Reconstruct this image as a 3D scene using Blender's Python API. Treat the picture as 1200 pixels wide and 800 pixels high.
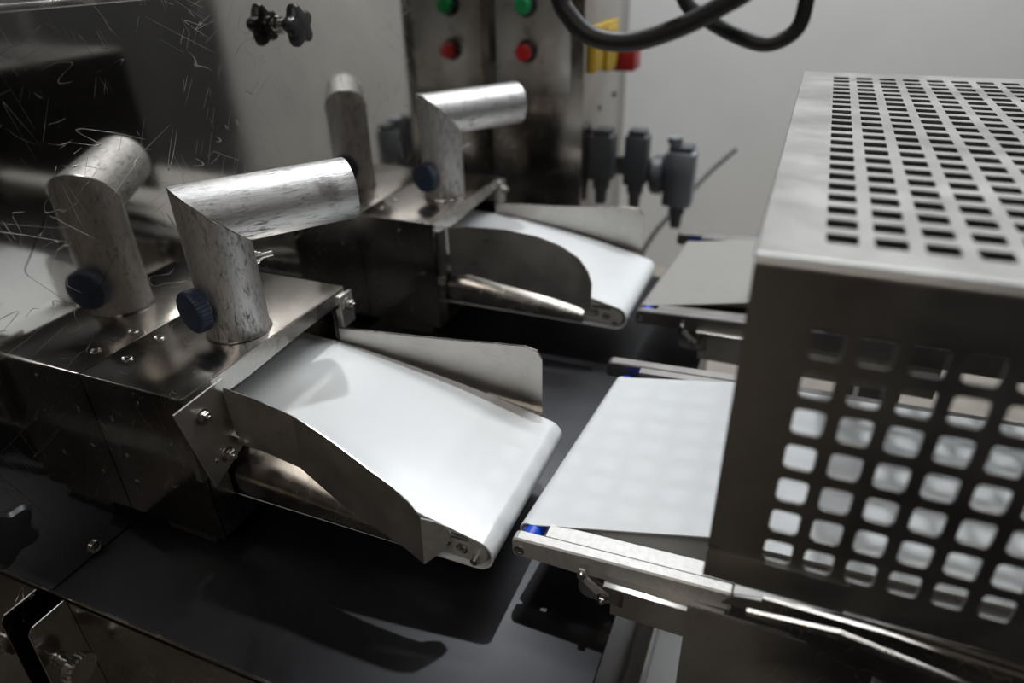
import bpy, bmesh, math, random
from mathutils import Vector, Matrix
for o in list(bpy.data.objects): bpy.data.objects.remove(o, do_unlink=True)
S = bpy.context.scene
COL = S.collection
R = math.radians
random.seed(7)

# ------------------------------------------------------------------ camera
cd = bpy.data.cameras.new('camera'); cam = bpy.data.objects.new('camera', cd); COL.objects.link(cam)
right = Vector((0.92432, 0.38090, -0.02331)); up = Vector((-0.17100, 0.46801, 0.86702)); fwd = Vector((-0.34116, 0.79742, -0.49772))
cam.matrix_world = Matrix(((right.x, up.x, -fwd.x, 0.70), (right.y, up.y, -fwd.y, 0.0), (right.z, up.z, -fwd.z, 1.40), (0, 0, 0, 1)))
cd.sensor_width = 36; cd.lens = 805.27 / 1200 * 36; cd.clip_start = 0.02
cd.dof.use_dof = True; cd.dof.focus_distance = 0.77; cd.dof.aperture_fstop = 2.2
S.camera = cam

# ------------------------------------------------------------------ world, lights, exposure
W = bpy.data.worlds.new('world'); S.world = W; W.use_nodes = True
W.node_tree.nodes['Background'].inputs[0].default_value = (0.80, 0.88, 1.0, 1)
W.node_tree.nodes['Background'].inputs[1].default_value = 0.10
S.view_settings.view_transform = 'Standard'; S.view_settings.look = 'None'
S.view_settings.exposure = 0.0; S.view_settings.gamma = 1.0; S.view_settings.use_curve_mapping = False

def area(name, loc, tgt, sx, sy, power, col=(1, 1, 1)):
    l = bpy.data.lights.new(name, 'AREA'); l.shape = 'RECTANGLE'; l.size = sx; l.size_y = sy
    l.energy = power; l.color = col
    o = bpy.data.objects.new(name, l); COL.objects.link(o); o.location = loc
    d = Vector(tgt) - Vector(loc); o.rotation_euler = d.to_track_quat('-Z', 'Y').to_euler()
    return o
area('ceiling_key_light', (0.14, 1.55, 3.25), (0.3, 0.6, 0.9), 0.06, 0.06, 23.5, (0.95, 0.98, 1.0))
area('work_lamp', (1.54, 0.46, 2.20), (0.6, 0.6, 0.9), 0.02, 0.02, 1.9, (0.95, 0.98, 1.0))
area('overhead_fill_light', (0.6, 2.2, 3.42), (0.6, 2.0, 0.0), 1.8, 1.0, 14, (0.93, 0.97, 1.0))  # broad unseen fill, added for the ambient light level
area('overhead_fill_light', (0.8, -1.9, 3.42), (0.8, -1.2, 0.0), 1.6, 0.8, 24, (1.0, 0.93, 0.85))  # fill added behind the camera to lift the front faces
area('back_wall_fill_light', (1.0, 2.5, 3.40), (0.8, 3.2, 1.2), 2.8, 0.2, 66, (0.96, 0.98, 1.0))  # unseen fill added to brighten the back wall

# ------------------------------------------------------------------ materials
def newmat(name):
    m = bpy.data.materials.new(name); m.use_nodes = True
    nt = m.node_tree; return m, nt, nt.nodes['Principled BSDF']
def coords(nt, scale=(1, 1, 1), rot=(0, 0, 0)):
    tc = nt.nodes.new('ShaderNodeTexCoord'); mp = nt.nodes.new('ShaderNodeMapping')
    mp.inputs['Scale'].default_value = scale; mp.inputs['Rotation'].default_value = rot
    nt.links.new(tc.outputs['Object'], mp.inputs['Vector']); return mp.outputs['Vector']
def noise(nt, vec, scale, detail=4, rough=0.55, dist=0):
    n = nt.nodes.new('ShaderNodeTexNoise'); n.inputs['Scale'].default_value = scale
    n.inputs['Detail'].default_value = detail; n.inputs['Roughness'].default_value = rough; n.inputs['Distortion'].default_value = dist
    nt.links.new(vec, n.inputs['Vector']); return n.outputs['Fac']
def mrange(nt, v, a, b, c, d):
    n = nt.nodes.new('ShaderNodeMapRange')
    for i, x in enumerate((a, b, c, d)): n.inputs[i + 1].default_value = x
    nt.links.new(v, n.inputs[0]); return n.outputs[0]
def mathn(nt, op, a, b):
    n = nt.nodes.new('ShaderNodeMath'); n.operation = op; n.use_clamp = True
    for i, x in enumerate((a, b)):
        if isinstance(x, (int, float)): n.inputs[i].default_value = x
        else: nt.links.new(x, n.inputs[i])
    return n.outputs[0]
def mixcol(nt, f, a, b):
    n = nt.nodes.new('ShaderNodeMix'); n.data_type = 'RGBA'
    if isinstance(f, (int, float)): n.inputs[0].default_value = f
    else: nt.links.new(f, n.inputs[0])
    n.inputs[6].default_value = (*a, 1)
    if isinstance(b, tuple): n.inputs[7].default_value = (*b, 1)
    else: nt.links.new(b, n.inputs[7])
    return n.outputs[2]
def scratches(nt, layers):
    """fine hair-like scratches: level lines of strongly stretched noise, broken up by a mask; 0..1"""
    tot = None
    tc = nt.nodes.new('ShaderNodeTexCoord')
    for i, (ang, along, across, width, thr) in enumerate(layers):
        r = nt.nodes.new('ShaderNodeMapping'); r.inputs['Rotation'].default_value = (ang, 0, 0); r.inputs['Location'].default_value = (i * 3.1, i * 1.7, i * 2.3)
        nt.links.new(tc.outputs['Object'], r.inputs['Vector'])
        m = nt.nodes.new('ShaderNodeMapping'); m.inputs['Scale'].default_value = (across, along, across)
        nt.links.new(r.outputs[0], m.inputs['Vector'])
        n = noise(nt, m.outputs[0], 1, 1, .4, .22)
        d = nt.nodes.new('ShaderNodeMath'); d.operation = 'SUBTRACT'; nt.links.new(n, d.inputs[0]); d.inputs[1].default_value = .5
        a = nt.nodes.new('ShaderNodeMath'); a.operation = 'ABSOLUTE'; nt.links.new(d.outputs[0], a.inputs[0])
        ln = mrange(nt, a.outputs[0], 0, width, 1, 0)
        mk = mrange(nt, noise(nt, r.outputs[0], 8 + 2 * i, 2), thr, thr + .05, 0, 1)
        v = mathn(nt, 'MULTIPLY', ln, mk)
        tot = v if tot is None else mathn(nt, 'MAXIMUM', tot, v)
    return tot
def bump(nt, b, h, strength, dist=0.001):
    n = nt.nodes.new('ShaderNodeBump'); n.inputs['Strength'].default_value = strength; n.inputs['Distance'].default_value = dist
    nt.links.new(h, n.inputs['Height']); nt.links.new(n.outputs[0], b.inputs['Normal'])
def steel(name, base, r0, r1, scratch=0.0, grain=0.0, wave=0.0, mottle=0.10, smudge=9, metal=1.0):
    m, nt, b = newmat(name); v = coords(nt)
    b.inputs['Metallic'].default_value = metal
    n = noise(nt, v, smudge, 5, 0.6, 0.4)
    dark = tuple(c * (1 - 2.2 * mottle) for c in base)
    c = mixcol(nt, mrange(nt, n, .35, .7, 0, 1), dark, base)
    r = mrange(nt, n, 0.3, 0.7, r0, r1)
    hs = mrange(nt, noise(nt, v, 3.2, 1), 0, 1, 0, wave) if wave else None
    if grain:
        g = noise(nt, coords(nt, (6, 900, 900)), 1, 3); r = mathn(nt, 'ADD', r, mrange(nt, g, .3, .7, -grain, grain))
    if scratch:
        s = scratches(nt, [(.5, 3, 42, .0030, .53), (1.3, 4, 50, .0035, .54), (2.1, 3, 38, .0028, .54), (2.8, 5, 46, .0032, .55), (3.9, 16, 30, .003, .54)])
        r = mathn(nt, 'ADD', r, mathn(nt, 'MULTIPLY', s, 0.3 * scratch))
        cc = nt.nodes.new('ShaderNodeMix'); cc.data_type = 'RGBA'; nt.links.new(mathn(nt, 'MULTIPLY', s, .09 * scratch), cc.inputs[0])
        nt.links.new(c, cc.inputs[6]); cc.inputs[7].default_value = (.75, .75, .75, 1); c = cc.outputs[2]
        h = mathn(nt, 'SUBTRACT', 1.0, s)
        bump(nt, b, h, 0.15 * scratch, .0005)
    elif wave: bump(nt, b, hs, 1.0, .004)
    nt.links.new(c, b.inputs['Base Color']); nt.links.new(r, b.inputs['Roughness'])
    return m
def plain(name, col, rough=0.5, metal=0.0, noise_amt=0.12, scale=40, coat=0.0, bumpy=0.0, spec=0.5):
    m, nt, b = newmat(name); n = noise(nt, coords(nt), scale, 4)
    c = mixcol(nt, mrange(nt, n, .3, .7, 0, 1), tuple(x * (1 - noise_amt) for x in col), tuple(min(1, x * (1 + noise_amt)) for x in col))
    nt.links.new(c, b.inputs['Base Color']); b.inputs['Roughness'].default_value = rough; b.inputs['Metallic'].default_value = metal
    b.inputs['Coat Weight'].default_value = coat; b.inputs['Specular IOR Level'].default_value = spec
    if bumpy: bump(nt, b, n, bumpy, .0005)
    return m
M = {}
M['mirror'] = steel('scratched_mirror_steel', (.66, .635, .60), .035, .09, scratch=.8, mottle=.08, smudge=5)
M['steel'] = steel('polished_steel', (.52, .49, .455), .12, .26, scratch=.5, mottle=.12)
M['bright'] = steel('bright_steel', (.62, .60, .57), .16, .32, mottle=.10, smudge=30)
M['guide'] = steel('guide_sheet_steel', (.56, .54, .51), .26, .42, grain=.04, mottle=.10, smudge=20, metal=.88)
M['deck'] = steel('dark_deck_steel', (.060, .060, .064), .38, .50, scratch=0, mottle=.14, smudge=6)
M['satin'] = steel('satin_guard_steel', (.35, .345, .33), .30, .46, scratch=.2, grain=.05, mottle=.12, smudge=14)
M['dull'] = steel('dull_grey_steel', (.34, .33, .32), .34, .5, mottle=.15)
M['darkpanel'] = plain('dark_panel', (.02, .02, .019), .55)
M['cast'] = plain('cast_aluminium', (.60, .59, .57), .52, .55, .10, 160, bumpy=.25)
M['belt'] = plain('white_belt', (.80, .82, .83), .24, 0, .012, 12, coat=.25)
M['beltmatt'] = plain('matt_white_belt', (.74, .76, .77), .42, 0, .012, 60)
M['beltshaded'] = plain('shaded_white_belt', (.29, .28, .262), .45, 0, .02, 60)  # white belt darkened in colour to stand for shade
M['beltback'] = plain('belt_underside', (.38, .34, .27), .7, 0, .1, 200)
M['blackplastic'] = plain('black_plastic', (.012, .012, .013), .38, 0, .2)
M['cable'] = plain('black_cable', (.015, .015, .016), .5, 0, .3, 25, bumpy=.2)
M['bluedark'] = plain('dark_blue_plastic', (.012, .022, .050), .45, 0, .25, 60)
M['blue'] = plain('blue_roller', (.01, .07, .62), .35)
M['red'] = plain('red_button', (.55, .012, .014), .3, coat=.3)
M['green'] = plain('green_button', (.01, .30, .09), .35, coat=.2)
M['yellow'] = plain('yellow_switch', (.55, .36, .02), .45)
M['darkred'] = plain('red_handle', (.38, .012, .012), .4)
M['valve'] = plain('dark_valve_body', (.06, .065, .075), .42)
M['valvemetal'] = steel('valve_aluminium', (.42, .46, .52), .3, .45)
M['greycable'] = plain('grey_cable', (.22, .22, .23), .5)
M['wallpaint'] = plain('white_wall_paint', (.66, .66, .65), .75, 0, .03, 3)
M['frontwall'] = plain('brown_dark_wall', (.085, .066, .050), .8)
M['floor'] = plain('grey_floor_paint', (.34, .31, .27), .5, 0, .2, 5)
M['ceil'] = plain('dark_ceiling', (.045, .043, .042), .8)
M['darkreflected'] = plain('dark_reflected_paint', (.03, .03, .032), .5)
M['brownreflected'] = plain('brown_reflected_board', (.34, .27, .20), .7)
def worn(name, axis):
    m, nt, b = newmat(name)
    sc = {'z': (60, 60, 9), 'd': (1, 1, 1)}[axis]
    tc = nt.nodes.new('ShaderNodeTexCoord'); mp = nt.nodes.new('ShaderNodeMapping')
    nt.links.new(tc.outputs['Object'], mp.inputs['Vector'])
    if axis == 'z': mp.inputs['Scale'].default_value = (120, 120, 34)
    else:
        mp.vector_type = 'TEXTURE'; mp.inputs['Rotation'].default_value = (0, 0, R(55)); mp.inputs['Scale'].default_value = (1 / 30, 1 / 150, 1 / 150)
    v = mp.outputs[0]
    n1 = noise(nt, v, 1.6, 8, .72, .6); n2 = noise(nt, coords(nt), 22, 3)
    streak = mathn(nt, 'MULTIPLY', mrange(nt, n1, .48, .64, 0, 1), mrange(nt, n2, .42, .56, 0.25, 1))
    n = nt.nodes.new('ShaderNodeMix'); n.data_type = 'RGBA'; nt.links.new(streak, n.inputs[0])
    n.inputs[6].default_value = (.70, .69, .68, 1); n.inputs[7].default_value = (.12, .115, .11, 1)
    nt.links.new(n.outputs[2], b.inputs['Base Color'])
    b.inputs['Metallic'].default_value = .95
    n3 = noise(nt, v, 3.0, 6, .7)
    nt.links.new(mathn(nt, 'ADD', mrange(nt, n3, .3, .7, .30, .48), mathn(nt, 'MULTIPLY', streak, .25)), b.inputs['Roughness'])
    bump(nt, b, n3, .5, .0012)
    return m
M['wornz'] = worn('worn_aluminium_upright', 'z'); M['wornd'] = worn('worn_aluminium_outlet', 'd')
def clearfilm():
    m, nt, b = newmat('clear_film'); b.inputs['Roughness'].default_value = .02
    b.inputs['Transmission Weight'].default_value = 1; b.inputs['IOR'].default_value = 1.3; b.inputs['Base Color'].default_value = (1, 1, 1, 1)
    return m
M['film'] = clearfilm()

# ------------------------------------------------------------------ mesh helpers
class MB:
    def __init__(s): s.b = bmesh.new()
    def box(s, x0, y0, z0, x1, y1, z1, bev=0.0):
        r = bmesh.ops.create_cube(s.b, size=1)
        for v in r['verts']: v.co = Vector((x0 + (v.co.x + .5) * (x1 - x0), y0 + (v.co.y + .5) * (y1 - y0), z0 + (v.co.z + .5) * (z1 - z0)))
        if bev:
            es = {e for v in r['verts'] for e in v.link_edges}
            bmesh.ops.bevel(s.b, geom=list(es), offset=bev, segments=2, affect='EDGES', profile=.5)
        return s
    def frame(s, d):
        d = Vector(d).normalized(); a = Vector((0, 0, 1)) if abs(d.z) < .9 else Vector((1, 0, 0))
        u = d.cross(a).normalized(); return d, u, d.cross(u).normalized()
    def lathe(s, p, d, prof, n=32, cap=True, lobes=0, amp=0, ph=0):
        """prof: list of (distance along axis, radius)"""
        d, u, w = s.frame(d); p = Vector(p); rings = []
        for (t, r) in prof:
            ring = []
            for k in range(n):
                a = 2 * math.pi * k / n; rr = r * (1 + amp * math.cos(lobes * a + ph)) if lobes else r
                ring.append(s.b.verts.new(p + d * t + (u * math.cos(a) + w * math.sin(a)) * rr))
            rings.append(ring)
        for A, B in zip(rings, rings[1:]):
            for k in range(n): s.b.faces.new((A[k], A[(k + 1) % n], B[(k + 1) % n], B[k]))
        if cap: s.b.faces.new(rings[0][::-1]); s.b.faces.new(rings[-1])
        return s
    def tube(s, pts, r, n=12):
        pts = [Vector(q) for q in pts]; rings = []; prev = None
        for i, q in enumerate(pts):
            d = (pts[min(i + 1, len(pts) - 1)] - pts[max(i - 1, 0)]).normalized()
            if prev is None: _, u, w = s.frame(d)
            else: u = (prev - d * prev.dot(d)).normalized(); w = d.cross(u)
            prev = u
            rings.append([s.b.verts.new(q + (u * math.cos(2 * math.pi * k / n) + w * math.sin(2 * math.pi * k / n)) * r) for k in range(n)])
        for A, B in zip(rings, rings[1:]):
            for k in range(n): s.b.faces.new((A[k], A[(k + 1) % n], B[(k + 1) % n], B[k]))
        s.b.faces.new(rings[0][::-1]); s.b.faces.new(rings[-1]); return s
    def prism(s, pts, vec, bev=0):
        """closed polygon (3D points) extruded by vec"""
        vec = Vector(vec); a = [s.b.verts.new(Vector(q)) for q in pts]; b = [s.b.verts.new(Vector(q) + vec) for q in pts]
        s.b.faces.new(a); s.b.faces.new(b[::-1]); n = len(a)
        for i in range(n): s.b.faces.new((a[i], b[i], b[(i + 1) % n], a[(i + 1) % n]))
        if bev:
            es = {e for v in a + b for e in v.link_edges}
            bmesh.ops.bevel(s.b, geom=list(es), offset=bev, segments=1, affect='EDGES')
        return s
    def strip(s, A, B):
        a = [s.b.verts.new(Vector(q)) for q in A]; b = [s.b.verts.new(Vector(q)) for q in B]
        for i in range(len(a) - 1): s.b.faces.new((a[i], a[i + 1], b[i + 1], b[i]))
        return s
    def ring(s, p, d, R0, r, n=20, m=8):
        d, u, w = s.frame(d); p = Vector(p); rings = []
        for k in range(n):
            a = 2 * math.pi * k / n; c = u * math.cos(a) + w * math.sin(a)
            rings.append([s.b.verts.new(p + c * (R0 + r * math.cos(2 * math.pi * j / m)) + d * r * math.sin(2 * math.pi * j / m)) for j in range(m)])
        for k in range(n):
            A, B = rings[k], rings[(k + 1) % n]
            for j in range(m): s.b.faces.new((A[j], A[(j + 1) % m], B[(j + 1) % m], B[j]))
        return s
    def bolt(s, p, d, r):
        """washer, hexagon nut and threaded end"""
        s.lathe(p, d, [(0, r * 1.35), (r * .22, r * 1.35), (r * .28, r * 1.25)], 24)
        s.lathe(p, d, [(r * .28, r * .92), (r * .35, r), (r * 1.0, r), (r * 1.15, r * .86)], 6)
        s.lathe(p, d, [(r * 1.1, r * .55), (r * 1.6, r * .55), (r * 1.7, r * .45)], 16); return s
    def build(s, name, mat, parent=None, smooth=True, thick=0, off=0, label=None, split=24):
        me = bpy.data.meshes.new(name)
        bmesh.ops.recalc_face_normals(s.b, faces=s.b.faces)
        if parent is not None:
            root = parent
            T = Vector((0, 0, 0)); q = parent
            while q is not None: T += Vector(q.location); q = q.parent
            for v in s.b.verts: v.co -= T
        s.b.to_mesh(me); s.b.free()
        o = bpy.data.objects.new(name, me); COL.objects.link(o)
        me.materials.append(M[mat])
        if parent is not None: o.parent = parent
        if smooth:
            for p in me.polygons: p.use_smooth = True
            try:
                me.set_sharp_from_angle(angle=R(min(32, split + 8)))
            except Exception: pass
        if thick:
            md = o.modifiers.new('sheet', 'SOLIDIFY'); md.thickness = thick; md.offset = off
            if smooth: es = o.modifiers.new('edges', 'EDGE_SPLIT'); es.split_angle = R(split)
        if label: o['label'] = label
        return o
def thing(name, label, cat, loc=(0, 0, 0), group=None):
    o = bpy.data.objects.new(name, None); COL.objects.link(o); o.location = loc; o.empty_display_size = .05
    o['label'] = label; o['category'] = cat
    if group: o['group'] = group
    return o
def struct(o): o['kind'] = 'structure'; return o
def copy_tree(o, parent=None):
    c = o.copy(); COL.objects.link(c)
    if parent is not None: c.parent = parent
    for ch in list(o.children): copy_tree(ch, c)
    return c
DY = 0.5525

# ------------------------------------------------------------------ room
XR = 4.2; XL = -2.6; YB = 3.2; YF = -3.0; HC = 3.5
struct(MB().box(XL, YF, -.1, XR, YB, 0).build('floor', 'floor', smooth=False))
struct(MB().box(XL, YB, 0, XR, YB + .1, HC).build('wall_back', 'wallpaint', smooth=False))
struct(MB().box(XL, YF - .1, 0, XR, YF, HC).build('wall_front', 'frontwall', smooth=False))
struct(MB().box(XL - .1, YF, 0, XL, YB, HC).build('wall_left', 'ceil', smooth=False))
struct(MB().box(XR, YF, 0, XR + .1, YB, HC).build('wall_right', 'wallpaint', smooth=False))
struct(MB().box(XL, YF, HC, XR, YB, HC + .1).build('ceiling', 'ceil', smooth=False))

# ------------------------------------------------------------------ machine housing with the polished wall and the drip deck
mh = thing('machine_housing', 'scratched mirror-polished steel machine wall and dark deck that carry both outlet boxes', 'machine', (0, 0, 0))
MB().box(-.004, -.6, .30, 0, 1.5515, 1.358).build('side_panel', 'mirror', mh, smooth=False)
MB().box(-.010, -.6, 1.3585, .006, 1.547, 1.366, .0015).build('folded_hem', 'bright', mh)
MB().box(-.75, -.6, 1.3665, -.001, 1.547, 1.372).build('lid_panel', 'dull', mh, smooth=False)
MB().box(-.75, -.59, 0, -.006, 1.54, 1.3655).build('housing_body', 'dull', mh, smooth=False)
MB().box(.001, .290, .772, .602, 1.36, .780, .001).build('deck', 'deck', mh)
MB().box(.0235, .2885, .20, .598, .2915, .7718).build('apron_panel', 'steel', mh, smooth=False)
MB().tube([(.001, .2895, .7805), (.602, .2895, .7805)], .0016, 8).build('deck_edge', 'bright', mh)
MB().box(.03, .32, 0, .59, 1.34, .7715).build('base_cabinet', 'dull', mh, smooth=False)
# flange at the near corner of the deck with its knurled knob
fl = MB().prism([(.021, .288, .776), (.021, .248, .776), (.021, .243, .770), (.021, .236, .60), (.021, .288, .60)], (.0022, 0, 0)).build('end_flange', 'steel', mh, smooth=False)
MB().tube([(.0221, .288, .776), (.0221, .249, .776), (.0221, .2435, .770), (.0221, .236, .60)], .0011, 8).build('flange_edge', 'bright', fl)
kb = MB(); kb.lathe((.024, .2575, .712), (1, 0, 0), [(0, .009), (.004, .009), (.0041, .0045), (.022, .0045)], 24)
kb.lathe((.024, .2575, .712), (1, 0, 0), [(.022, .016), (.024, .018), (.034, .018), (.036, .0155)], 48, lobes=24, amp=.03)
kb.build('knurled_screw', 'bright', mh)
MB().ring((0.0015, .3511, .7783 + .012), (1, 0, 0), .0065, .0018).lathe((0, .3511, .7903), (1, 0, 0), [(0, .0035), (.002, .003)], 12).build('rivet_ring', 'bright', mh)

# black star knobs clamping the wall panel
def star_knob(y, z, L, r, label):
    k = thing('star_knob', label, 'knob', (.001, y, z))
    MB().lathe((.001, y, z), (1, 0, 0), [(0, r * .42), (.003, r * .42), (.0031, r * .26), (L, r * .26)], 20).build('threaded_stem', 'bright', k)
    b = MB(); b.lathe((.001 + L, y, z), (1, 0, 0), [(0, r * .5), (.002, r * .78), (.006, r * .86), (.013, r * .86), (.017, r * .74), (.018, r * .45)], 60, lobes=5, amp=.17, ph=.6)
    b.lathe((.001 + L - .006, y, z), (1, 0, 0), [(0, r * .38), (.007, r * .42)], 24)
    b.build('star_grip', 'blackplastic', k); return k
star_knob(.846, 1.313, .020, .0285, 'black star knob on a short stem high on the polished wall')
star_knob(.262, .905, .024, .034, 'black star knob at the left edge of the photo, cut off by the frame')

# clear sticker on the wall
def rounded(c, r=.18, n=4):
    out = []; N = len(c)
    for i in range(N):
        p0, p1, p2 = Vector(c[i - 1]), Vector(c[i]), Vector(c[(i + 1) % N])
        a = p1 + (p0 - p1) * r; b = p1 + (p2 - p1) * r
        for k in range(n + 1):
            t = k / n; out.append((a * (1 - t) ** 2 + p1 * 2 * t * (1 - t) + b * t * t))
    return out
st = MB().prism(rounded([(.0006, .395, 1.128), (.0006, .439, 1.175), (.0006, .502, 1.110), (.0006, .440, 1.060)], .1), (.0008, 0, 0)).build('clear_sticker', 'film', smooth=False)
st['label'] = 'clear rounded plastic sticker left on the polished wall beside the reflected knob'; st['category'] = 'sticker'

# ------------------------------------------------------------------ outlet boxes
def outlet_box():
    t = thing('outlet_box', 'near steel outlet box bolted to the polished wall under the larger elbow pipe', 'machine box', (.0, .41, .80), 'outlet boxes on the wall')
    MB().box(.0012, .409, .998, .148, .703, 1.0, .0008).build('top_panel', 'steel', t)
    MB().box(.0012, .409, .80, .148, .411, .9975).build('front_panel', 'steel', t, smooth=False)
    MB().box(.0012, .701, .80, .148, .703, .9975).build('rear_panel', 'steel', t, smooth=False)
    MB().box(.0012, .4115, .80, .146, .7005, .802).build('bottom_panel', 'steel', t, smooth=False)
    MB().tube([(.0012, .4095, .999), (.148, .4095, .999)], .0013, 8).build('front_edge', 'bright', t)
    # bright turned-down lip over the belt opening
    MB().strip([(.1485, .412, .9985), (.1485, .50, .9985), (.1485, .60, .9985), (.1485, .70, .9985)],
               [(.149, .412, .975), (.150, .50, .974), (.150, .60, .979), (.149, .70, .981)]).build('opening_lip', 'bright', t, thick=.0012)
    MB().strip([(.1485, .4125, .9745), (.1485, .440, .9745)], [(.1485, .4125, .802), (.1485, .440, .802)]).build('opening_jamb', 'steel', t, thick=.0014)
    MB().strip([(.1485, .672, .9745), (.1485, .7005, .9745)], [(.1485, .672, .802), (.1485, .7005, .802)]).build('opening_jamb', 'steel', t, thick=.0014)
    for (x, y) in ((.025, .452), (.021, .502)):
        MB().ring((x, y, 1.0003), (0, 0, 1), .0052, .0011).build('rivet_ring', 'bright', t)
    for (x, z, r) in ((.0805, .9794, .0022), (.0268, .9438, .0035), (.028, .8921, .0046), (.0282, .8514, .0050), (.0909, .8633, .0042), (.112, .932, .0022), (.121, .905, .0022)):
        MB().lathe((x, .409, z), (0, -1, 0), [(0, r), (.0006, r * .95), (.0012, r * .6)], 16).build('rivet', 'steel', t)
    # hinge block on the far corner
    MB().box(.149, .684, .945, .154, .712, .992, .001).build('corner_bracket', 'guide', t)
    MB().bolt((.154, .698, .975), (1, 0, 0), .0075).build('bracket_bolt', 'bright', t)
    MB().prism([(.050, .415, .8), (.125, .415, .8), (.131, .415, .7955), (.125, .415, .7815), (.052, .415, .7815), (.048, .415, .7955)], (0, .02, 0)).build('box_foot', 'dull', t, smooth=False)
    return t
ob = outlet_box()

# ------------------------------------------------------------------ elbow pipes
PX, PY, PR, PZ, PHI, PL = .098, .5545, .0372, 1.147, R(55), .162
def elbow():
    t = thing('elbow_pipe', 'large worn aluminium elbow pipe on the near outlet box', 'pipe', (PX, PY, 1.0004), 'elbow pipes on the outlet boxes')
    n = 64; c, s_ = math.cos(PHI), math.sin(PHI)
    def shell(upright, R0, b):
        lo, hi = [], []
        for k in range(n):
            a = 2 * math.pi * k / n
            # direction-local coords: e along PHI, g across
            if upright:
                e, g = R0 * math.cos(a), R0 * math.sin(a)
                lo.append((e, g, 1.0006)); hi.append((e, g, PZ - e))
            else:
                g, h = R0 * math.sin(a), R0 * math.cos(a)
                lo.append((-h, g, PZ + h)); hi.append((PL, g, PZ + h))
        T = lambda q: Vector((PX + q[0] * c - q[1] * s_, PY + q[0] * s_ + q[1] * c, q[2]))
        return [b.verts.new(T(q)) for q in lo], [b.verts.new(T(q)) for q in hi]
    for up_, nm, mt in ((True, 'upright_pipe', 'wornz'), (False, 'outlet_pipe', 'wornd')):
        m = MB(); A, B = shell(up_, PR, m.b); C_, D = shell(up_, PR - .0022, m.b)
        for k in range(n):
            j = (k + 1) % n
            m.b.faces.new((A[k], A[j], B[j], B[k])); m.b.faces.new((C_[j], C_[k], D[k], D[j]))
            m.b.faces.new((B[k], B[j], D[j], D[k])); m.b.faces.new((A[j], A[k], C_[k], C_[j]))
        m.build(nm, mt, t)
    # weld bead round the mitre
    pts = []
    for k in range(n + 1):
        a = 2 * math.pi * k / n; e, g = PR * math.cos(a), PR * math.sin(a)
        pts.append((PX + e * c - g * s_, PY + e * s_ + g * c, PZ - e))
    MB().tube(pts, .0009, 6).build('mitre_weld', 'bright', t)
    MB().ring((PX, PY, 1.0012), (0, 0, 1), PR + .0012, .0010, 48, 6).build('base_ring', 'steel', t)
    a = R(-104); d = (math.cos(a), math.sin(a), 0); p = Vector((PX, PY, 1.045)) + Vector(d) * (PR - .001)
    kn = MB().lathe(p, d, [(.004, .022), (.0045, .0255), (.017, .0255), (.0195, .0235), (.020, .020)], 120, lobes=40, amp=.014).build('knurled_knob', 'bluedark', t)
    MB().lathe(p, d, [(0, .017), (.0035, .018), (.0042, .018)], 32).build('steel_collar', 'bright', kn)
    a = R(58); d = (math.cos(a), math.sin(a), 0); p = Vector((PX, PY, 1.085)) + Vector(d) * (PR - .001)
    MB().lathe(p, d, [(0, .008), (.004, .008), (.0041, .0055), (.008, .0055), (.0081, .0032), (.022, .0032)], 16).build('set_screw', 'bright', t)
    return t
ep = elbow()

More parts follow.
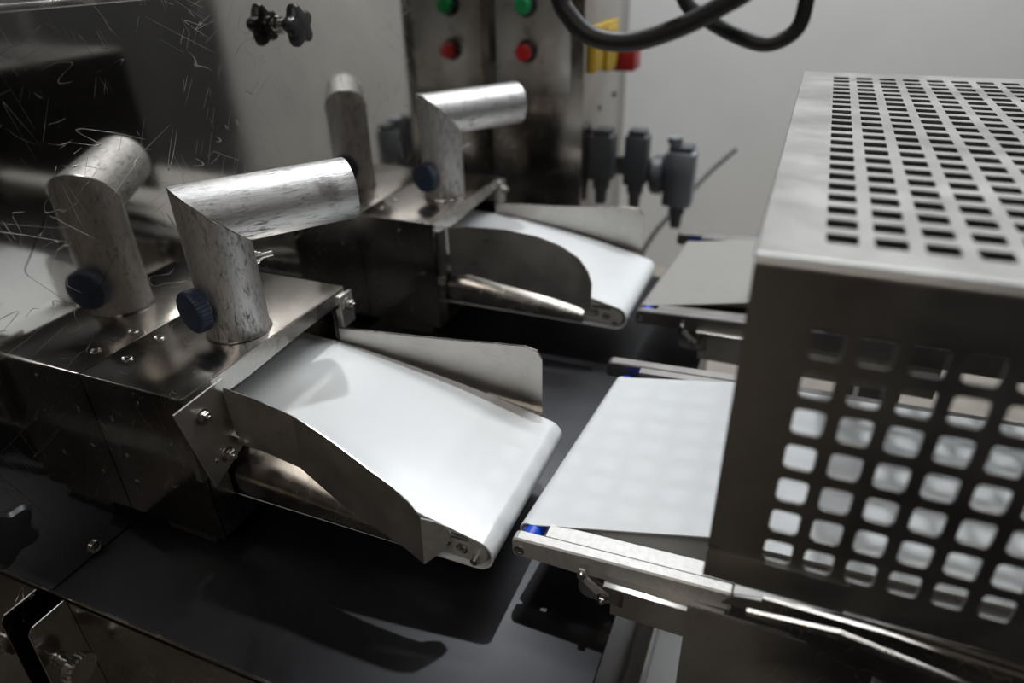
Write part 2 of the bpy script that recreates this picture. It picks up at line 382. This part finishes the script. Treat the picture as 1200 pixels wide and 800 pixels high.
# ------------------------------------------------------------------ infeed belts
BELT = [(.022, .935), (.06, .935), (.10, .9345), (.16, .931), (.20, .9265), (.25, .9195), (.30, .912), (.34, .905), (.38, .897), (.42, .888), (.445, .8815)]
def belt_path():
    cx, cz, r = .4600, .8570, .0205
    pts = list(BELT)
    for k in range(0, 17): 
        a = R(78 - k * 168 / 16); pts.append((cx + r * math.cos(a), cz + r * math.sin(a)))
    pts += [(.40, .8365), (.30, .8362), (.20, .836), (.10, .8355), (.022, .8350)]
    return pts
def loop_strip(pts, th):
    out = []
    for i, (x, z) in enumerate(pts):
        a = Vector(pts[max(i - 1, 0)]); b = Vector(pts[min(i + 1, len(pts) - 1)]); t = (b - a).normalized()
        n = Vector((t.y, -t.x)); out.append((x + n.x * th, z + n.y * th))   # inner side
    return out
def infeed(far):
    t = thing('infeed_conveyor', 'near short white belt conveyor coming out of the near outlet box', 'conveyor', (.15, .41, .80), 'infeed conveyors between steel guides')
    y0, y1 = .449, .668; P = belt_path(); Q = loop_strip(P, .0022)
    m = MB(); va = [[m.b.verts.new((x, y, z)) for (x, z) in L] for L, y in ((P, y0), (P, y1), (Q, y0), (Q, y1))]
    for i in range(len(P) - 1):
        m.b.faces.new((va[0][i], va[0][i + 1], va[1][i + 1], va[1][i])); m.b.faces.new((va[2][i + 1], va[2][i], va[3][i], va[3][i + 1]))
        m.b.faces.new((va[0][i + 1], va[0][i], va[2][i], va[2][i + 1])); m.b.faces.new((va[1][i], va[1][i + 1], va[3][i + 1], va[3][i]))
    m.build('belt', 'belt', t)
    m = MB(); L = [(x, z - .0026) for x, z in BELT if x < .43]   # slider bed under the carrying run
    m.prism([(x, .456, z) for x, z in L] + [(x, .456, z - .006) for x, z in L[::-1]], (0, .205, 0)).build('slider_bed', 'guide', t, smooth=False)
    # rounded side cover between the two runs
    for sgn, yb in ((-1, .4625), (1, .6600)):
        rows = []; base = .449 if sgn < 0 else .668
        for k in range(17):
            u = math.pi * (k / 16) ** 1.0; row = []
            for x, zt in ((.024, .914), (.16, .9085), (.25, .898), (.34, .884), (.405, .872)):
                f = (1 - math.cos(u)) / 2; inw = -.0045 * math.sin(min(u * 1.3, math.pi)) + .024 * max(0, f - .45) ** 1.4 * 2.3
                row.append((x, base - sgn * inw, .8392 + (zt - .8392) * f))
            rows.append(row)
        m = MB(); g = [[m.b.verts.new(q) for q in r_] for r_ in rows]
        for a_, b_ in zip(g, g[1:]):
            for i in range(len(a_) - 1): m.b.faces.new((a_[i], a_[i + 1], b_[i + 1], b_[i]))
        m.build('side_cover', 'bright', t, thick=.0012)
    # nose plates with screws
    for yy, d in ((.4515, -1), (.6655, 1)):
        cx, cz = .4585, .857; pl = [(.400, .846), (.452, .8425)]
        for k in range(9):
            a = R(-90 + k * 170 / 8); pl.append((cx + .0145 * math.cos(a), cz + .0145 * math.sin(a)))
        pl += [(.43, .8785), (.400, .8845)]
        npl = MB().prism([(x, yy, z) for x, z in pl], (0, .004 * -d, 0)).build('nose_plate', 'cast', t, smooth=False)
        for (x, z) in ((.425, .862), (.444, .8575)):
            MB().ring((x, yy + d * .0006, z), (0, 1, 0), .0055, .0016).lathe((x, yy, z), (0, d, 0), [(0, .0035), (.0012, .003)], 6).build('socket_screw', 'bright', npl)
        MB().box(.420, min(yy, yy + d * .003), .871, .452, max(yy, yy + d * .003), .8765, .001).build('clamp_strip', 'bright', npl)
        MB().lathe((.4605, yy, .8505), (0, d, 0), [(0, .0042), (.008, .0042), (.009, .0032)], 20).build('nose_pin', 'bright', npl)
    # near guide: bolted bracket, flared sheet, folded tip
    if not far:
        T = [(.166, .450, .993), (.21, .4468, .992), (.2615, .4455, .983), (.31, .4376, .971), (.357, .4300, .954), (.387, .4251, .944), (.404, .4223, .934), (.418, .42, .919)]
        B = [(.168, .450, .918), (.205, .4468, .921), (.255, .4455, .913), (.285, .4407, .898), (.315, .4358, .884), (.35, .4301, .877), (.395, .4234, .865), (.416, .42, .8555)]
        g = MB().strip(T, B).build('near_guide', 'guide', t, thick=.0014, split=6)
        MB().strip([(.418, .42, .919), (.428, .428, .911), (.437, .436, .900), (.440, .4385, .889), (.437, .436, .878)],
                   [(.416, .42, .8555), (.417, .4205, .8557), (.419, .423, .857), (.426, .429, .862), (.433, .4345, .869)]).build('folded_tip', 'cast', g, thick=.0014)
        MB().tube(T, .0011, 6).build('guide_edge', 'bright', g)
        # sloping bracket plate facing the belts
        br = MB().prism([(.158, .3875, .998), (.158, .458, 1.001), (.158, .4615, .906), (.158, .4105, .883)], (.0022, 0, 0), .0005).build('guide_bracket', 'guide', t, smooth=False)
        MB().strip([(.1595, .4600, .980), (.166, .450, .990)], [(.1595, .4612, .907), (.168, .450, .918)]).build('bracket_return', 'guide', br, thick=.0014)
        MB().bolt((.1602, .4195, .975), (1, 0, 0), .0068).build('guide_bolt', 'bright', br)
        MB().bolt((.1602, .4365, .911), (1, 0, 0), .0068).build('guide_bolt', 'bright', br)
        MB().lathe((.1602, .4215, .914), (1, 0, 0), [(0, .0026), (.001, .0024), (.0016, .0012)], 12).build('pop_rivet', 'bright', br)
        MB().box(.1495, .398, .90, .158, .4085, .985).build('bracket_spacer', 'dull', t, smooth=False)
    else:
        T = [(.16, .440, .985), (.20, .438, .991), (.27, .434, .996), (.33, .431, .992), (.37, .430, .982), (.40, .4285, .966), (.417, .4275, .945), (.424, .427, .925)]
        B = [(.16, .440, .893), (.20, .438, .902), (.27, .434, .894), (.33, .431, .889), (.37, .430, .884), (.40, .4285, .878), (.417, .4275, .873), (.424, .427, .875)]
        MB().strip(T, B).build('near_guide', 'guide', t, thick=.0016)
        MB().box(.1495, .415, .90, .158, .444, .985, .001).build('guide_bracket', 'dull', t, smooth=False)
    T = [(.154, .672, .951), (.20, .674, .954), (.27, .677, .958), (.33, .680, .962), (.39, .683, .967), (.425, .685, .969), (.440, .686, .965), (.4465, .6865, .954)]
    B = [(.154, .672, .925), (.20, .674, .905), (.27, .677, .897), (.33, .680, .889), (.39, .683, .880), (.425, .685, .873), (.440, .686, .870), (.4465, .6865, .869)]
    fg = MB().strip(T, B).build('far_guide', 'guide', t, thick=.0014)
    MB().tube(T, .0010, 6).build('guide_edge', 'bright', fg)
    MB().strip([(.37, .682, .887), (.4465, .686, .872)], [(.37, .6705, .889), (.4465, .6705, .874)]).build('guide_foot', 'bright', fg, thick=.0012)
    return t
ic = infeed(False)
def shift(o, dy, label, **kw):
    o.location.y += dy; o['label'] = label; return o
def shift_copy(o, label): 
    c = copy_tree(o); return shift(c, DY, label)
shift_copy(ob, 'farther steel outlet box on the polished wall under the smaller-looking elbow pipe')
shift_copy(ep, 'farther blurred aluminium elbow pipe in front of the push-button column')
ic2 = infeed(True); shift(ic2, DY, 'farther short white belt conveyor with a round-ended dark side guide')

# ------------------------------------------------------------------ outfeed belts
def outfeed():
    t = thing('outfeed_conveyor', 'near white outfeed conveyor with pale cast rail running under the perforated guard', 'conveyor', (.49, .48, .78), 'outfeed conveyors')
    # belt: near and far edge curves, wrapped round the nose
    near = [(.4925, .5045, .8605), (.68, .530, .8845), (1.30, .540, .9000)]; far = [(.5145, .823, .8605), (.68, .828, .8845), (1.30, .835, .9000)]
    def edge(E, sgn):
        out = [Vector(E[2]), Vector(E[1])]
        p = Vector(E[0]); r = .009; c = p + Vector((r * .55, 0, -r * .90))
        for k in range(11):
            a = R(68 + k * 22.4); out.append(c + Vector((r * math.cos(a), 0, r * math.sin(a))))
        out += [Vector((.68, out[-1].y, .842)), Vector((1.30, out[-1].y, .842))]
        return out
    A, B = edge(near, 0), edge(far, 0)
    m = MB(); m.strip(A, B).build('belt', 'beltmatt', t, thick=.0016)
    m = MB(); m.prism([(.515, .533, .8565), (.68, .540, .8765), (1.30, .546, .893), (1.30, .546, .888), (.68, .540, .871), (.515, .533, .851)], (0, .275, 0)).build('slider_bed', 'beltback', t, smooth=False)
    MB().lathe((.5030, .4935, .8515), (.0675, 1, 0), [(0, .0102), (.335, .0102)], 32).build('nose_roller', 'blue', t)
    # near rail: rounded nose, flat top, stepped notch for the roller
    def rail(y0, y1, s_, z=0, mt='cast'):
        P = [(.4905, .838), (.4885, .842), (.4885, .857), (.4895, .861), (.493, .8635), (.712, .8722), (.712, .8492), (.56, .8395)]
        MB().prism([(x, y0, zz + z) for x, zz in P], (0, y1 - y0, 0), .0018).build('side_rail', mt, t, smooth=False)
    for ya, yb in ((.4785, .4925), (.848, .866)):
        MB().prism([(x, ya, z) for x, z in ((.7125, .8440), (.7125, .8715), (1.32, .884), (1.32, .8440))], (0, yb - ya, 0)).build('rail_extension', 'dull', t, smooth=False)
    rail(.4785, .4925, 1)
    MB().prism([(.522, .4920, .839), (.522, .4920, .8648), (.712, .4920, .8723), (.712, .4920, .846)], (0, .0185, 0)).build('rail_ledge', 'cast', t, smooth=False)
    rail(.848, .866, 1, .003, 'dull')
    MB().prism([(.540, .834, .838), (.540, .834, .8670), (.705, .834, .8735), (1.32, .834, .885), (1.32, .834, .853), (.705, .834, .846)], (0, .0135, 0)).build('rail_ledge', 'dull', t, smooth=False)
    MB().lathe((.497, .4785, .8475), (0, -1, 0), [(0, .0060), (.0008, .0060), (.001, .0035), (.0002, .003)], 24).build('nose_screw', 'bright', t)
    # underframe: bright angle, rounded dark gusset, swinging lever, support plates
    MB().box(.592, .4640, .8455, .708, .4900, .8485, .0008).build('angle_bar', 'guide', t)
    MB().prism([(.562, .482, .838), (.562, .482, .818), (.5635, .482, .811), (.568, .482, .8055), (.575, .482, .8035), (.610, .482, .8035), (.610, .482, .838)], (0, .002, 0)).build('gusset_plate', 'steel', t, smooth=False)
    lv = MB().prism([(.5645, .472, .853), (.571, .472, .8535), (.573, .472, .842), (.584, .472, .8325), (.597, .472, .826), (.594, .472, .8185), (.582, .472, .8245), (.570, .472, .8355), (.566, .472, .842)], (0, .0035, 0), .0006).build('latch_lever', 'cast', t, smooth=False)
    MB().bolt((.591, .472, .8225), (0, -1, 0), .0048).build('latch_bolt', 'bright', lv)
    MB().lathe((.568, .472, .8475), (0, -1, 0), [(0, .0042), (.0045, .0042), (.005, .0035)], 16).build('pivot_pin', 'bright', lv)
    MB().box(.597, .483, .788, .95, .4855, .8450).build('support_plate', 'guide', t, smooth=False)
    MB().box(.597, .842, .788, .80, .8445, .8450).build('support_plate', 'guide', t, smooth=False)
    MB().box(.86, .56, .0, .92, .62, .842).build('stand_leg', 'dull', t, smooth=False)
    MB().box(.86, .76, .0, .92, .82, .842).build('stand_leg', 'dull', t, smooth=False)
    return t
oc = outfeed()
o2 = shift_copy(oc, 'farther outfeed conveyor with its belt coloured grey for shade, behind the near one')
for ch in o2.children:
    if ch.name.startswith('belt'): ch.data = ch.data.copy(); ch.data.materials[0] = M['beltshaded']
    if ch.name.startswith(('side_rail', 'rail_ledge')): ch.data = ch.data.copy(); ch.data.materials[0] = M['dull']  # rails swapped to dull steel here, shade put into the colour

# ------------------------------------------------------------------ perforated guard
GX0, GX1, GY0, GY1, GZ0, GZ1 = .6852, 1.2752, .420, 1.150, .953, 1.231
def holed(b, O, U, V, u0, v0, nu, nv, pu, pv, hu, hv, cr, U0, U1, V0, V1):
    """sheet U0..U1 x V0..V1 with nu x nv round-cornered square holes, hole centres start at u0,v0"""
    O, U, V = Vector(O), Vector(U), Vector(V); vc = {}
    def vert(u, v):
        k = (round(u, 6), round(v, 6))
        if k not in vc: vc[k] = b.verts.new(O + U * u + V * v)
        return vc[k]
    us = [U0] + [u0 - pu / 2 + pu * i for i in range(nu + 1)] + [U1]; vs = [V0] + [v0 - pv / 2 + pv * i for i in range(nv + 1)] + [V1]
    for i in range(len(us) - 1):
        for j in range(len(vs) - 1):
            a, c, d, e = vert(us[i], vs[j]), vert(us[i + 1], vs[j]), vert(us[i + 1], vs[j + 1]), vert(us[i], vs[j + 1])
            if 1 <= i <= nu and 1 <= j <= nv:
                cu, cv = (us[i] + us[i + 1]) / 2, (vs[j] + vs[j + 1]) / 2; x, y = hu / 2, hv / 2
                ring = []
                for (sx, sy, a0) in ((-1, -1, 180), (1, -1, 270), (1, 1, 0), (-1, 1, 90)):
                    ring.append([vert(cu + sx * (x - cr) + cr * math.cos(R(a0 + q)), cv + sy * (y - cr) + cr * math.sin(R(a0 + q))) for q in (0, 45, 90)])
                cor = [a, c, d, e]
                for k in range(4):
                    n = (k + 1) % 4
                    b.faces.new((cor[k], cor[n], ring[n][0], ring[k][2]))
                    b.faces.new((cor[k], ring[k][2], ring[k][1], ring[k][0]))
            else: b.faces.new((a, c, d, e))
pg = thing('perforated_guard', 'large satin steel safety guard with square holes over the outfeed conveyors', 'machine guard', (GX0, GY0, GZ0))
m = MB(); holed(m.b, (0, GY0, 0), (1, 0, 0), (0, 0, 1), .7358, .9962, 18, 7, .0286, .0303, .0196, .0205, .0030, GX0, GX1, GZ0 + .003, GZ1 - .006)
m.build('front_panel', 'satin', pg, smooth=False, thick=.0024)
m = MB(); holed(m.b, (0, 0, GZ1), (1, 0, 0), (0, 1, 0), .7345, .4640, 18, 23, .0286, .0290, .0196, .0175, .0015, GX0, GX1, GY0 + .006, GY1)
m.build('top_panel', 'satin', pg, smooth=False, thick=.0024)
A = [(GX0, GY0 + .006 - .006 * math.sin(R(q)), GZ1 - .006 + .006 * math.cos(R(q))) for q in range(0, 91, 15)]
MB().strip(A, [(GX1, y, z) for _, y, z in A]).build('rounded_bend', 'satin', pg, thick=.0024)
MB().box(GX0, GY1 - .001, .92, GX1, GY1 + .0015, GZ1 - .002).build('rear_panel', 'darkpanel', pg, smooth=False)  # unseen back sheet, closed and dark so light enters only by holes
MB().box(GX1, GY0, GZ0, GX1 + .002, GY1, GZ1).build('light_block_end_panel', 'darkpanel', pg, smooth=False)  # end closed and dark too, to keep light out
MB().box(GX0 - .0005, GY0 - .0042, GZ0, .79, GY0 - .0013, GZ0 + .031, .0012).build('overlap_strip', 'satin', pg)
MB().box(GX0, GY0 - .001, GZ0 - .0005, GX1, GY0 + .018, GZ0 + .002, .0008).build('bottom_flange', 'satin', pg)
MB().tube([(GX0 + .0005, GY0 + .004, GZ1 - .001), (GX0 + .0005, GY1, GZ1 - .001)], .0018, 8).build('side_edge', 'satin', pg)
for x, y in ((1.24, .46), (1.24, 1.10)):
    MB().box(x - .02, y - .02, .0, x + .02, y + .02, GZ1 - .004).build('guard_post', 'dull', pg, smooth=False)

# ------------------------------------------------------------------ lower frame under the guard
cv = thing('cover_box', 'scratched brown-reflecting steel cover box under the near rail at the bottom edge', 'machine cover', (.675, .452, 0))
MB().box(.675, .452, .50, .835, .4545, .871).build('front_panel', 'steel', cv, smooth=False)
MB().tube([(.675, .452, .8715), (.830, .452, .8715), (.835, .452, .866), (.835, .452, .50)], .0016, 8).build('panel_edge', 'bright', cv)
MB().box(.69, .4548, .50, .82, .470, .790).build('cover_body', 'dull', cv, smooth=False)
gb = thing('slide_rail', 'bright edged steel bar sloping down to the bottom right corner', 'rail', (.72, .43, .87))
m = MB(); m.prism([(.7235, .436, .9045), (.795, .436, .9110), (1.05, .436, .868), (1.05, .436, .860), (.795, .436, .9035), (.7235, .436, .8975)], (0, .004, 0), .0008).build('bar', 'bright', gb)
m = MB(); m.prism([(.735, .449, .9100), (.83, .449, .9100), (1.20, .449, .888), (1.20, .449, .800), (.85, .449, .850), (.735, .449, .886)], (0, .004, 0)).build('backing_plate', 'steel', gb, smooth=False)
tb = thing('tie_bar', 'steel cross bar with brown reflections just below the bottom edge of the guard', 'bar', (.71, .47, .88))
m = MB(); m.prism([(.702, .455, .883), (.712, .455, .896), (.80, .455, .912), (1.25, .455, .925), (1.25, .455, .905), (.80, .455, .890), (.74, .455, .884)], (0, .005, 0), .001).build('bar', 'dull', tb)

# ------------------------------------------------------------------ push-button column
cc = thing('control_column', 'steel push-button column standing against the polished wall', 'control panel', (.12, 1.55, .78))
MB().box(-.012, 1.552, 0.0005, .2255, 1.95, 2.15, .002).build('column_body', 'steel', cc)
pl = MB().box(.018, 1.548, 1.105, .196, 1.5518, 1.93, .002).build('button_plate', 'guide', cc)
def button(x, z, mat, nm, lab):
    b = MB().lathe((x, 1.548, z), (0, -1, 0), [(0, .0245), (.004, .0245), (.006, .0215), (.016, .0205), (.017, .018)], 40).build('button_bezel', 'blackplastic', cc)
    MB().lathe((x, 1.531, z), (0, -1, 0), [(-.002, .0175), (.010, .0182), (.015, .0170), (.0175, .013)], 40).build('button_cap', mat, b, label=lab)
    MB().ring((x, 1.5478, z + .043), (0, 1, 0), .0060, .0008).build('symbol_ring', 'blackplastic', b)
button(.094, 1.196, 'red', 'b', 'round red stop button'); button(.094, 1.290, 'green', 'b', 'round green start button')
for (y, z) in ((1.695, 1.052), (1.832, 1.060)):
    MB().lathe((.2255, y, z), (1, 0, 0), [(0, .007), (.002, .007), (.003, .005)], 16).build('box_screw', 'blackplastic', cc)
sw = thing('isolator_switch', 'yellow isolator switch with a red handle on the side of the button column', 'switch', (.23, 1.70, 1.14))
MB().box(.2257, 1.585, 1.148, .241, 1.785, 1.245, .004).build('switch_base', 'yellow', sw)
MB().box(.2412, 1.66, 1.140, .250, 1.74, 1.235, .003).build('switch_skirt', 'yellow', sw)
MB().box(.2257, 1.80, 1.122, .280, 1.87, 1.180, .004).build('switch_handle', 'darkred', sw)

# solenoid valve bank on the column side
def valve(x0, x1, y, z0, z1, cat_label, metal):
    v = thing('valve_block', cat_label, 'valve', ((x0 + x1) / 2, y + .02, z0))
    MB().box(x0, y, z0 + .06, x1, y + .055, z1, .007).build('valve_body', 'valvemetal' if metal else 'valve', v)
    MB().box(x0 + .008, y + .004, z1, x1 - .008, y + .05, z1 + .013, .003).build('valve_cap', 'valve', v)
    MB().lathe(((x0 + x1) / 2, y + .027, z0 + .06), (0, 0, -1), [(0, .021), (.022, .021), (.024, .016), (.06, .014)], 20).build('cable_gland', 'valve', v)
    return v
valve(.2258, .286, 1.60, .838, 1.008, 'dark valve block nearest the button column', False)
valve(.292, .350, 1.69, .805, .990, 'dark valve block in the middle of the three', False)
v3 = valve(.386, .462, 1.74, .744, .946, 'bluish metal valve block at the right end of the bank', True)
MB().lathe((.3505, 1.765, .880), (1, 0, 0), [(0, .040), (.007, .050), (.028, .050), (.035, .040)], 28).build('valve_flange', 'valve', v3)
MB().lathe((.405, 1.765, .9465), (0, 0, 1), [(0, .013), (.016, .013), (.017, .019), (.032, .019)], 16).build('adjust_knob', 'valvemetal', v3)
def spline(pts, n=8):
    pts = [Vector(p) for p in pts]; P = [pts[0] * 2 - pts[1]] + pts + [pts[-1] * 2 - pts[-2]]; out = []
    for i in range(1, len(P) - 2):
        for k in range(n):
            t = k / n; a, b, c, d = P[i - 1:i + 3]
            out.append(.5 * ((2 * b) + (c - a) * t + (2 * a - 5 * b + 4 * c - d) * t * t + (3 * b - a - 3 * c + d) * t ** 3))
    return out + [pts[-1]]
g = MB().tube(spline([(.535, 1.99, .905), (.470, 1.97, .835), (.395, 1.93, .735), (.335, 1.93, .645), (.30, 1.93, .54), (.29, 1.93, .30), (.30, 1.95, .02)]), .007, 10).build('signal_cable', 'greycable')
g['label'] = 'thin grey cable hanging past the metal valve block'; g['category'] = 'cable'
MB().box(.2257, 1.797, .86, .455, 1.815, .91, .002).build('valve_manifold', 'dull', cc)

# ------------------------------------------------------------------ hanging black cable in the foreground
c1 = MB().tube(spline([(.470, .60, 1.60), (.478, .60, 1.46), (.492, .60, 1.372), (.503, .60, 1.349), (.524, .60, 1.3335), (.556, .60, 1.3305), (.590, .60, 1.340), (.622, .60, 1.3555), (.655, .60, 1.38), (.685, .60, 1.44), (.70, .60, 1.60), (.72, .62, 3.5)]), .0078, 14).build('black_cable', 'cable')
c1['label'] = 'black cable forming the larger left loop at the top edge'; c1['category'] = 'cable'
c2 = MB().tube(spline([(.560, .64, 1.60), (.570, .64, 1.42), (.588, .64, 1.362), (.607, .64, 1.346), (.634, .64, 1.3325), (.660, .64, 1.3265), (.680, .64, 1.3375), (.684, .64, 1.362), (.683, .64, 1.42), (.69, .64, 1.60), (.70, .64, 3.5)]), .0062, 14).build('black_cable', 'cable')
c2['label'] = 'thinner black cable forming the small right loop at the top edge'; c2['category'] = 'cable'

# ------------------------------------------------------------------ unseen things added for the steel to reflect, and the catch tray
dm = thing('added_dark_cabinet', 'tall dark cabinet added out of view on the right, to darken the reflection in the wall', 'cabinet', (3.2, 1.6, 0))  # added dark block for the polished wall to reflect
MB().box(2.32, .2, .001, 3.2, 3.15, 2.6, .01).build('added_cabinet_body', 'darkreflected', dm)
for k in range(3):
    d_ = MB().box(2.308, .25 + k * .96, .1, 2.3195, 1.16 + k * .96, 2.5, .004).build('added_cabinet_door', 'darkreflected', dm)
    MB().box(2.29, 1.09 + k * .96, 1.1, 2.3075, 1.11 + k * .96, 1.3, .003).build('added_door_handle', 'bright', d_)
def carton(x0, x1, y0, y1, h, label):
    c = thing('added_carton', label, 'box', ((x0 + x1) / 2, (y0 + y1) / 2, 0))
    MB().box(x0, y0, .001, x1, y1, h, .004).build('added_carton_body', 'brownreflected', c)
    MB().box(x0, (y0 + y1) / 2 - .02, h + .0003, x1, (y0 + y1) / 2 + .02, h + .0012).build('added_packing_tape', 'beltback', c, smooth=False)
carton(.30, .735, -.62, -.30, .66, 'tall brown carton added out of view in front of the machine, only for a brown reflection')  # unseen, added so the steel reflects brown
tc_ = thing('added_front_cabinet', 'dark cabinet added out of view in front of the guard, only for a dark reflection', 'cabinet', (1.2, -.7, 0))  # unseen, added to darken what the guard front reflects
MB().box(.80, -1.0, .001, 1.9, -.162, 1.0, .006).build('added_cabinet_body', 'darkreflected', tc_)
for k in range(4): MB().box(.82, -.1615, .06 + k * .235, 1.88, -.150, .275 + k * .235, .003).build('added_drawer', 'darkreflected', tc_)
tr = thing('catch_tray', 'pale blurred catch tray seen through the gap under the outfeed conveyor', 'tray', (.73, .9, .40))
MB().box(.615, .30, .420, .845, 1.42, .426, .001).build('tray_floor', 'beltmatt', tr)
for (a, b, c_, d_) in ((.615, .30, .620, 1.42), (.840, .30, .845, 1.42), (.62, .30, .84, .305), (.62, 1.415, .84, 1.42)):
    MB().box(a, b, .4262, c_, d_, .47).build('tray_wall', 'beltmatt', tr, smooth=False)
for x in (.64, .82):
    for y in (.33, 1.39): MB().box(x - .01, y - .01, 0.0005, x + .01, y + .01, .4198).build('leg', 'dull', tr, smooth=False)
